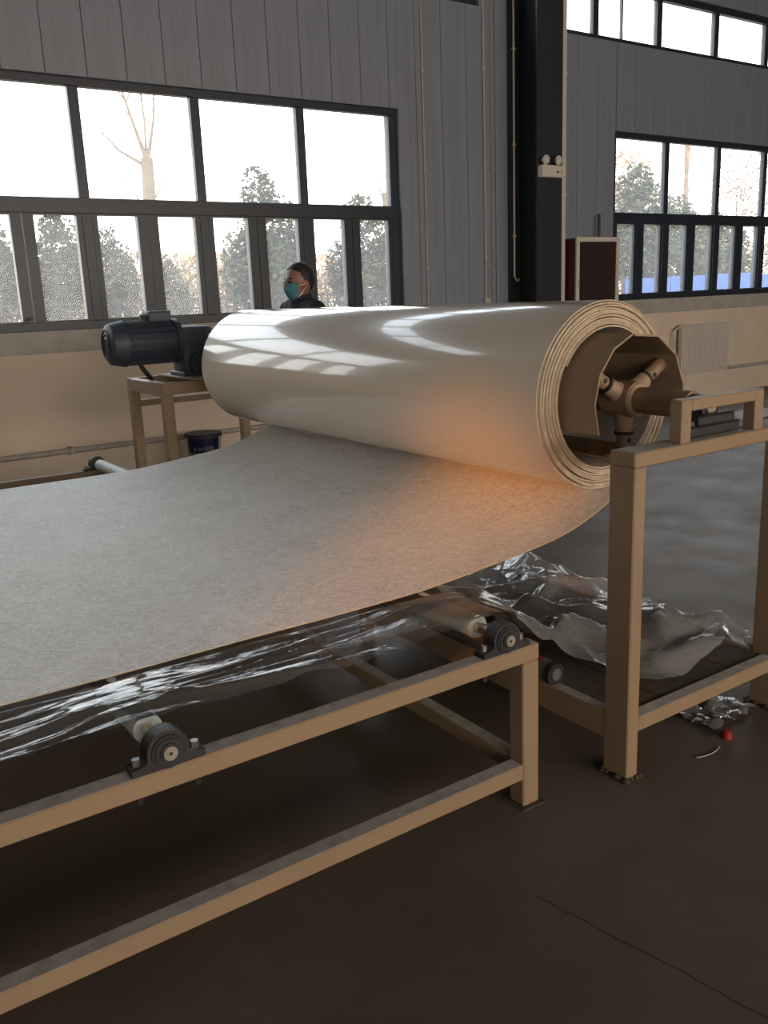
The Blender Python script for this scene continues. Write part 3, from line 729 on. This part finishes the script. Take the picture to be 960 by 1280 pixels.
for x in xs:
    y0, y1 = film_y(x); row = []
    for j in range(NV+1):
        v = j/NV; y = y0+(y1-y0)*(v if x > 1.7 else v)
        row.append(bm.verts.new((x, y, film_z(x, y))))
    rows.append(row)
for A, B in zip(rows, rows[1:]):
    for j in range(NV): bm.faces.new((A[j], B[j], B[j+1], A[j+1]))
tag(link('plastic_film', bm, 'film', None, True, 180), 'crumpled clear plastic film drawn under the sheet and heaped on the stand shelf', 'plastic film')

# film core with red tape
t = thing('film_core', 'dark film core with red tape lying on the stand shelf rail', 'film core', (1.885, 1.87, .229)); p = P(t)
p.cyl('tube', 'card', (0, 0, 0), (0, 1.05, 0), .034, seg=24)
p.cyl('tape_band', 'red', (0, .045, 0), (0, .10, 0), .0347, seg=24)
e = p.cyl('end_ring', 'rubber', (0, -.012, 0), (0, .012, 0), .036, seg=24); p.cyl('end_plug', 'bolt', (0, -.016, 0), (0, -.011, 0), .020, seg=18, parent=e)

# litter and a white patch on the floor
t = thing('red_cap', 'small red plastic cap on the floor by the stand', 'cap', (2.318, 1.527, 0)); p = P(t)
bm = bmesh.new(); add_cone(bm, (0, 0, 0), (0, 0, .022), .019, .016, 18); link('shell', bm, 'red', t, True)
bm = bmesh.new(); add_cone(bm, (0, 0, .022), (0, 0, .027), .016, .011, 18); link('crown', bm, 'red', t, True)
bm = bmesh.new(); add_tube(bm, [(2.135+.013*k, 1.505-.0022*k*(9-k)*.3, .003) for k in range(10)], .0016, 5)
tag(link('wire_scrap', bm, 'ledge', None, True), 'thin curved pale wire scrap on the floor before the red cap', 'wire')
bm = bmesh.new()
cr = [(0, 0, 0), (.018, -.004, .007), (.030, -.022, .002), (.042, -.045, .004)]
a = [bm.verts.new((2.315+q[0], 1.655+q[1], .003+q[2])) for q in cr]; b = [bm.verts.new((2.322+q[0], 1.662+q[1], .006+q[2])) for q in cr]
for i in range(3): bm.faces.new((a[i], a[i+1], b[i+1], b[i]))
bmesh.ops.solidify(bm, geom=bm.faces[:], thickness=.0008)
tag(link('paper_scrap', bm, 'white_paper'), 'tiny folded white paper scrap on the floor under the stand rail', 'paper scrap')
bm = bmesh.new(); G = 26; rr = []
for i in range(G):
    row = []
    for j in range(G):
        x = 2.32+.24*i/(G-1)+.02*noise.noise((i*.3, j*.2, 9)); y = 1.58+.20*j/(G-1)+.03*noise.noise((i*.2, j*.3, 4))
        row.append(bm.verts.new((x, y, .004+.030*abs(noise.noise((x*14, y*14, 2)))+.008*abs(noise.noise((x*37, y*37, 5))))))
    rr.append(row)
for A, B in zip(rr, rr[1:]):
    for j in range(G-1): bm.faces.new((A[j], B[j], B[j+1], A[j+1]))
tag(link('film_scrap', bm, 'film', None, True, 180), 'small crumpled clear film scrap on the floor below the stand rail', 'plastic scrap')
bm = bmesh.new(); G = 14; rr = []
for i in range(G):
    rr.append([bm.verts.new((8.35+.9*i/(G-1), 5.45+.5*j/(G-1)+.06*noise.noise((i*.4, 0, 1)), .004+.05*abs(noise.noise((i*.35, j*.35, 8))))) for j in range(G)])
for A, B in zip(rr, rr[1:]):
    for j in range(G-1): bm.faces.new((A[j], B[j], B[j+1], A[j+1]))
bmesh.ops.solidify(bm, geom=bm.faces[:], thickness=.001)  # thin rumpled white surface lying far off on the floor
tag(link('white_floor_patch', bm, 'white_paper', None, True, 180), 'white rumpled patch on the floor far behind the stand bracket', 'sheet scrap')

# ------------------------------------------------------------------ person behind the roll
def capsule(bm, a, b, ra, rb, sc=1.0):
    add_cone(bm, a, b, ra, rb, 14); add_sphere(bm, a, ra, 2); add_sphere(bm, b, rb, 2)
def build_person(loc, H=1.67):
    t = thing('person', 'person in dark jacket and teal face mask standing behind the roll', 'person', loc)
    # local frame: faces -X, left hand towards -Y
    bm = bmesh.new()
    for s in (-1, 1):
        hip, knee, ank = (0, s*.09, .86), (-.015, s*.10, .47), (.02, s*.105, .085)
        capsule(bm, hip, knee, .085, .056); capsule(bm, knee, ank, .056, .040)
        capsule(bm, (.03, s*.105, .045), (-.15, s*.115, .035), .042, .034)
        sh, el, wr = (.015, s*.195, 1.36), (.03, s*.245, 1.06), (-.06, s*.235, .83)
        capsule(bm, sh, el, .066, .048); capsule(bm, el, wr, .048, .031)
        pc = (-.085, s*.232, .76)
        capsule(bm, wr, pc, .029, .032); add_sphere(bm, (-.085, s*.235, .755), .04, 2, (1, .5, 1.05))
        for k in range(4):
            bx = -.050-.022*k; L = (.062, .075, .08, .07)[3-k]
            capsule(bm, (bx, s*.235, .725), (bx-.006, s*.228, .725-L*.55), .0095, .009); capsule(bm, (bx-.006, s*.228, .725-L*.55), (bx-.004, s*.208, .725-L), .009, .0078)
        capsule(bm, (-.108, s*.225, .775), (-.135, s*.212, .735), .0115, .010); capsule(bm, (-.135, s*.212, .735), (-.138, s*.203, .705), .010, .0085)
    add_sphere(bm, (.0, 0, .90), .15, 3, (.82, 1.12, .95)); add_sphere(bm, (0, 0, 1.06), .145, 3, (.80, 1.08, 1.2))
    add_sphere(bm, (.005, 0, 1.235), .165, 3, (.78, 1.12, .98)); capsule(bm, (.02, -.14, 1.372), (.02, .14, 1.372), .068, .068)
    add_cone(bm, (.022, 0, 1.36), (.012, 0, 1.45), .115, .066, 16); capsule(bm, (.02, 0, 1.38), (.0, 0, 1.50), .058, .055)
    # head
    hz = H-.115
    add_sphere(bm, (.012, 0, hz+.012), .10, 3, (1.0, .80, 1.03)); add_sphere(bm, (-.028, 0, hz-.055), .07, 3, (.86, .84, .92))
    add_sphere(bm, (-.045, 0, hz-.095), .035, 2, (1, 1.1, .7)); add_sphere(bm, (-.072, 0, hz+.012), .032, 2, (.7, 1.5, .6))
    add_cone(bm, (-.082, 0, hz+.008), (-.102, 0, hz-.038), .009, .016, 10); add_sphere(bm, (-.102, 0, hz-.04), .015, 2)
    for s in (-1, 1): add_sphere(bm, (.018, s*.080, hz-.022), .030, 2, (.62, .38, 1.05))
    me = bpy.data.meshes.new('body'); bmesh.ops.recalc_face_normals(bm, faces=bm.faces); bm.to_mesh(me); bm.free()
    o = bpy.data.objects.new('body', me); COL.objects.link(o)
    md = o.modifiers.new('r', 'REMESH'); md.mode = 'VOXEL'; md.voxel_size = .0085
    ms = o.modifiers.new('s', 'SMOOTH'); ms.iterations = 3; ms.factor = .5
    dg = bpy.context.evaluated_depsgraph_get(); m2 = bpy.data.meshes.new_from_object(o.evaluated_get(dg))
    o.modifiers.clear(); o.data = m2; m2.name = 'body'
    m2.materials.clear()
    for k in ('skin', 'jacket', 'trousers', 'shoe'): m2.materials.append(M[k])
    for f in m2.polygons:
        f.use_smooth = True; c = f.center
        if c.z > 1.445 or (abs(c.y) > .19 and c.z < .825 and c.z > .6 and abs(c.y) < .30 and c.x < -.02): f.material_index = 0
        elif c.z > .84 or (abs(c.y) > .185 and c.z > .6): f.material_index = 1
        elif c.z > .085: f.material_index = 2
        else: f.material_index = 3
    o.parent = t
    # collar
    bm = bmesh.new(); add_cone(bm, (.018, 0, 1.395), (.008, 0, 1.46), .088, .072, 24, caps=False); bmesh.ops.solidify(bm, geom=bm.faces[:], thickness=.008); link('collar', bm, 'jacket', t, True)
    # hair: a cap over the crown and back of the head
    bm = bmesh.new(); add_sphere(bm, (.016, 0, hz+.016), .1045, 4, (1.0, .83, 1.03))
    kill = [v for v in bm.verts if (v.co.z < hz+.048-.9*min(0, v.co.x+.035)*1.0 and v.co.x < -.03) or v.co.z < hz+.03-.95*max(0, v.co.x+.03) or v.co.z < hz-.065]
    bmesh.ops.delete(bm, geom=kill, context='VERTS')
    for v in bm.verts:
        v.co += (v.co-Vector((.016, 0, hz))).normalized()*.003*noise.noise(v.co*90)
    bmesh.ops.solidify(bm, geom=bm.faces[:], thickness=.006); link('hair', bm, 'hair', t, True, 80)
    for s in (-1, 1):
        bm = bmesh.new(); add_sphere(bm, (-.083, s*.033, hz-.008), .012, 2, (.8, 1.1, .8)); link('eye', bm, 'hair', t, True)
        bm = bmesh.new(); add_tube(bm, [(-.089, s*.016, hz+.014), (-.086, s*.033, hz+.019), (-.074, s*.050, hz+.014)], .0045, 6); link('eyebrow', bm, 'hair', t, True)
    # mask: pleated shell over nose and chin, with ear loops
    bm = bmesh.new(); rows = []
    for i in range(13):
        v = i/12; z = hz-.012-.106*v; row = []
        bulge = .116-.050*max(0, v-.45)**1.1*1.6-.012*(1-v)**3
        for j in range(17):
            a = -1.18+2.36*j/16
            rx = bulge+.0015*math.sin(v*18); ry = .071-.012*v*v
            row.append(bm.verts.new((.006-rx*math.cos(a)**.9, ry*math.sin(a), z-.006*abs(math.sin(a)))))
        rows.append(row)
    for A, B in zip(rows, rows[1:]):
        for j in range(16): bm.faces.new((A[j], A[j+1], B[j+1], B[j]))
    bmesh.ops.solidify(bm, geom=bm.faces[:], thickness=.003); mk = link('face_mask', bm, 'mask', t, True, 60)
    for s in (-1, 1):
        for z0 in (hz-.03, hz-.105):
            bm = bmesh.new(); add_tube(bm, [(-.040, s*.068, z0), (-.01, s*.082, (z0+hz-.02)/2), (.03, s*.086, hz-.018)], .002, 5); link('ear_loop', bm, 'white_paper', mk, True)
    return t
build_person((2.985, 5.36, 0), 1.665)

# ------------------------------------------------------------------ outdoors
bm = bmesh.new(); add_box(bm, -60, 140, 7.52, 160, -.5, -.3)
tag(link('ground', bm, 'grass'), 'dry grassy ground outside the windows', 'ground', kind='structure')
def leaf_cloud(bm, rn, c, rad3, n, size, shell=.45):
    for k in range(n):
        while True:
            v = Vector((rn.uniform(-1, 1), rn.uniform(-1, 1), rn.uniform(-1, 1)))
            if shell*.9 < v.length < 1: break
        v *= 1+.16*noise.noise(v*2.3+Vector(c))
        q = Vector((c[0]+v.x*rad3[0], c[1]+v.y*rad3[1], c[2]+v.z*rad3[2]))
        a = Vector((rn.uniform(-1, 1), rn.uniform(-1, 1), rn.uniform(-1, 1))).normalized(); b = a.orthogonal().normalized()
        s = size*rn.uniform(.6, 1.3); w = s*.55
        vs = [bm.verts.new(q+d) for d in (a*s, b*w, -a*s, -b*w)]
        bm.faces.new(vs)
def evergreen(loc, H, blobs, n, size, label, mt='leaf', seed=1, name='evergreen_tree', group='trees outside the windows', cat='tree'):
    rn = random.Random(seed)
    t = thing(name, label, cat, (loc[0], loc[1], -.3), group=group)
    bm = bmesh.new(); add_tube(bm, [(0, 0, 0), (.03, 0, H*.35), (-.02, .02, H*.7)], [.11, .08, .03], 8)
    link('trunk', bm, 'bark', t, True)
    bm = bmesh.new(); tot = sum(b[3]*b[4] for b in blobs)
    for (dx, dy, z, rx, rz) in blobs: leaf_cloud(bm, rn, (dx, dy, z+.3), (rx, rx*.8, rz), int(n*rx*rz/tot), size)
    link('foliage', bm, mt, t)
    return t
EG = lambda w, top, bot: [(0, 0, bot+(top-bot)*.28, w, (top-bot)*.34), (w*.12, 0, bot+(top-bot)*.58, w*.78, (top-bot)*.26), (-w*.08, 0, bot+(top-bot)*.80, w*.42, (top-bot)*.20), (w*.55, .1, bot+(top-bot)*.40, w*.5, (top-bot)*.25), (-w*.6, .1, bot+(top-bot)*.38, w*.45, (top-bot)*.24)]
evergreen((8.75, 17), 4.2, EG(.95, 4.15, .9), 6000, .07, 'tall rounded evergreen seen above the person', seed=2)
evergreen((3.98, 15), 3, EG(.46, 3.15, 1.35), 3200, .05, 'dark evergreen behind the second low pane from the left', seed=3)
evergreen((3.02, 15.3), 3, EG(.42, 3.1, 1.35), 3000, .05, 'evergreen at the left edge of the left window', seed=4)
evergreen((6.15, 19), 3, EG(.55, 3.1, 1.2), 2600, .06, 'evergreen at the foot of the bare pale tree', seed=5)
evergreen((7.55, 19.5), 3, EG(.5, 2.55, .9), 1300, .07, 'small evergreen left of the tallest one', 'leaf2', seed=6)
evergreen((11.85, 18), 4, EG(.95, 3.85, 1.1), 4500, .07, 'evergreen at the right end of the left window', seed=7)
evergreen((10.6, 19.2), 4, EG(.6, 3.1, 1.2), 1400, .08, 'lower evergreen right of the person', 'leaf2', seed=17)
evergreen((23.9, 20), 5, EG(1.6, 5.3, 1.6), 7000, .10, 'broad evergreen at the left end of the right window', seed=8)
evergreen((28.6, 22), 4, EG(1.5, 4.7, 1.3), 6000, .10, 'evergreen below the thin bare trunk in the right window', 'leaf2', seed=9)
evergreen((33.0, 23.5), 4, EG(1.7, 4.3, 1.2), 6000, .11, 'low evergreen beneath the russet tree', 'leaf2', seed=10)
evergreen((38.3, 33), 8, [(0, 0, 7.0, 1.8, 1.7), (-1, 0, 5.5, 1.6, 1.6), (1, 0, 5, 1.5, 1.6), (0, 0, 3.5, 1.7, 1.7)], 6500, .11, 'pale tan tree far off at the left of the right window', 'leaf_tan', seed=12, name='tan_tree')
evergreen((37.9, 26), 8, [(0, 0, 6.6, 1.8, 1.5), (-.6, 0, 4.8, 2.0, 1.5), (1.4, 0, 5.6, 1.8, 1.8), (.4, 0, 3.2, 1.7, 1.5)], 4200, .075, 'russet leaved tree at the right edge of the photo', 'leaf_red', seed=13, name='russet_tree')
def bare_tree(loc, trunk, branches, r, label, seed):
    rn = random.Random(seed)
    t = thing('bare_tree', label, 'tree', (loc[0], loc[1], -.3), group='trees outside the windows')
    bm = bmesh.new(); add_tube(bm, trunk, [r*(1-.25*i/(len(trunk)-1)) for i in range(len(trunk))], 10); link('trunk', bm, 'bark', t, True)
    for (a, b, rr) in branches:
        a, b = Vector(a), Vector(b); mid = (a+b)/2+Vector((rn.uniform(-.1, .1), 0, rn.uniform(-.12, -.02)))
        bm = bmesh.new(); add_tube(bm, [a, a.lerp(mid, .5), mid, mid.lerp(b, .5)+Vector((0, 0, .02)), b], [rr, rr*.8, rr*.6, rr*.4, rr*.2], 6)
        for k in range(3):
            f = rn.uniform(.35, .85); s0 = a.lerp(b, f); e0 = s0+Vector((rn.uniform(-.35, .35), rn.uniform(-.2, .2), rn.uniform(.1, .5)))
            add_tube(bm, [s0, (s0+e0)/2+Vector((.02, 0, .03)), e0], [rr*.35, rr*.25, rr*.12], 5)
        link('branch', bm, 'bark', t, True)
bare_tree((6.22, 17), [(0, 0, 0), (.05, 0, 1.6), (.12, 0, 3.2), (.16, 0, 4.45)], [((.14, 0, 4.3), (-.72, .1, 4.95), .035), ((.16, 0, 4.4), (-.29, 0, 5.9), .045), ((.18, 0, 4.4), (.5, .1, 5.95), .04), ((.16, 0, 4.4), (.12, -.1, 6.1), .03), ((.12, 0, 3.3), (-.45, 0, 4.2), .02), ((.15, 0, 3.6), (.62, 0, 4.4), .02)], .15, 'pollarded bare tree with pale trunk in the second upper pane', 3)
bare_tree((12.95, 18.6), [(0, 0, 0), (.0, 0, 2), (-.05, 0, 4.2)], [((0, 0, 2.6), (-.9, 0, 4.1), .03), ((-.05, 0, 3.8), (.2, 0, 5.4), .03), ((-.05, 0, 3.9), (-.3, 0, 5.2), .025)], .07, 'thin bare tree at the right end of the left window', 5)
bare_tree((34.2, 26), [(0, 0, 0), (.0, 0, 3), (-.1, 0, 7.8)], [((0, 0, 5), (-1.2, 0, 7.4), .04), ((0, 0, 5.5), (1.1, 0, 7.6), .04), ((0, 0, 4.2), (1.3, 0, 6.0), .03), ((-.1, 0, 6.5), (.3, 0, 9), .04)], .13, 'straight bare trunk in the middle of the right window', 6)
bare_tree((25.6, 20.8), [(0, 0, 0), (.0, 0, 1.4), (.02, 0, 2.6)], [((0, 0, 2.2), (-.5, 0, 3.0), .03), ((0, 0, 2.3), (.5, 0, 3.1), .03)], .10, 'short sunlit trunk just above the blue hoarding', 8)
# dry scrub: one mass of leafless brush beyond the fence
def scrub_band(x0, x1, y, h, n, seed, label, size, mt='scrub'):
    rn = random.Random(seed); bm = bmesh.new()
    for k in range(n):
        x = rn.uniform(x0, x1); yy = y+rn.uniform(-1.5, 1.5); z = -.3+(h+.3)*rn.random()**.8*(1+.18*noise.noise((x*.5, 0, seed)))
        a = Vector((rn.uniform(-.6, .6), rn.uniform(-.4, .4), rn.uniform(-1, 1))).normalized(); b = a.orthogonal().normalized(); s = size*rn.uniform(.5, 1.4)
        q = Vector((x, yy, z)); vs = [bm.verts.new(q+d) for d in (a*s, b*s*.3, -a*s, -b*s*.3)]; bm.faces.new(vs)
    tag(link('dry_scrub', bm, mt), label, 'scrub', kind='stuff')
scrub_band(2, 18, 23, 2.3, 12000, 1, 'band of dry tan scrub outside the left window', .14)
scrub_band(2, 40, 37, 3.6, 16000, 3, 'far pale thicket behind the evergreens of the left window', .24, 'leaf_tan')
scrub_band(24, 58, 30, 3.4, 12000, 2, 'band of dry tan scrub behind the blue hoarding', .2)
# iron fence outside the left window: every picket a part
t = thing('iron_fence', 'thin dark iron picket fence outside the left window', 'fence', (2.5, 14.2, -.3)); p = P(t)
bm = bmesh.new(); add_box(bm, -.011, .011, -.011, .011, 0, 1.86); pk = link('picket', bm, 'iron', t)
for k in range(1, 88):
    o = bpy.data.objects.new('picket', pk.data); COL.objects.link(o); o.parent = t; o.location = (k*.125, 0, 0)
for z in (.2, 1.66, 1.80): p.box('rail', 'iron', -.05, 11.0, -.015, .015, z, z+.03, bev=0)
# blue construction hoarding
t = thing('blue_hoarding', 'bright blue sheet metal hoarding outside the right window', 'fence', (20.4, 17.5, -.3))
bm = bmesh.new(); add_box(bm, .01, 1.99, -.02, .02, 0, 1.96); pk = link('sheet_panel', bm, 'blue_sheet', t)
for k in range(1, 14):
    o = bpy.data.objects.new('sheet_panel', pk.data); COL.objects.link(o); o.parent = t; o.location = (k*2.0, 0, .03*((k*7) % 3))
bm = bmesh.new(); add_box(bm, -.04, .04, .03, .11, 0, 2.0); pk = link('post', bm, 'iron', t)
for k in range(1, 15):
    o = bpy.data.objects.new('post', pk.data); COL.objects.link(o); o.parent = t; o.location = (k*2.0, 0, 0)
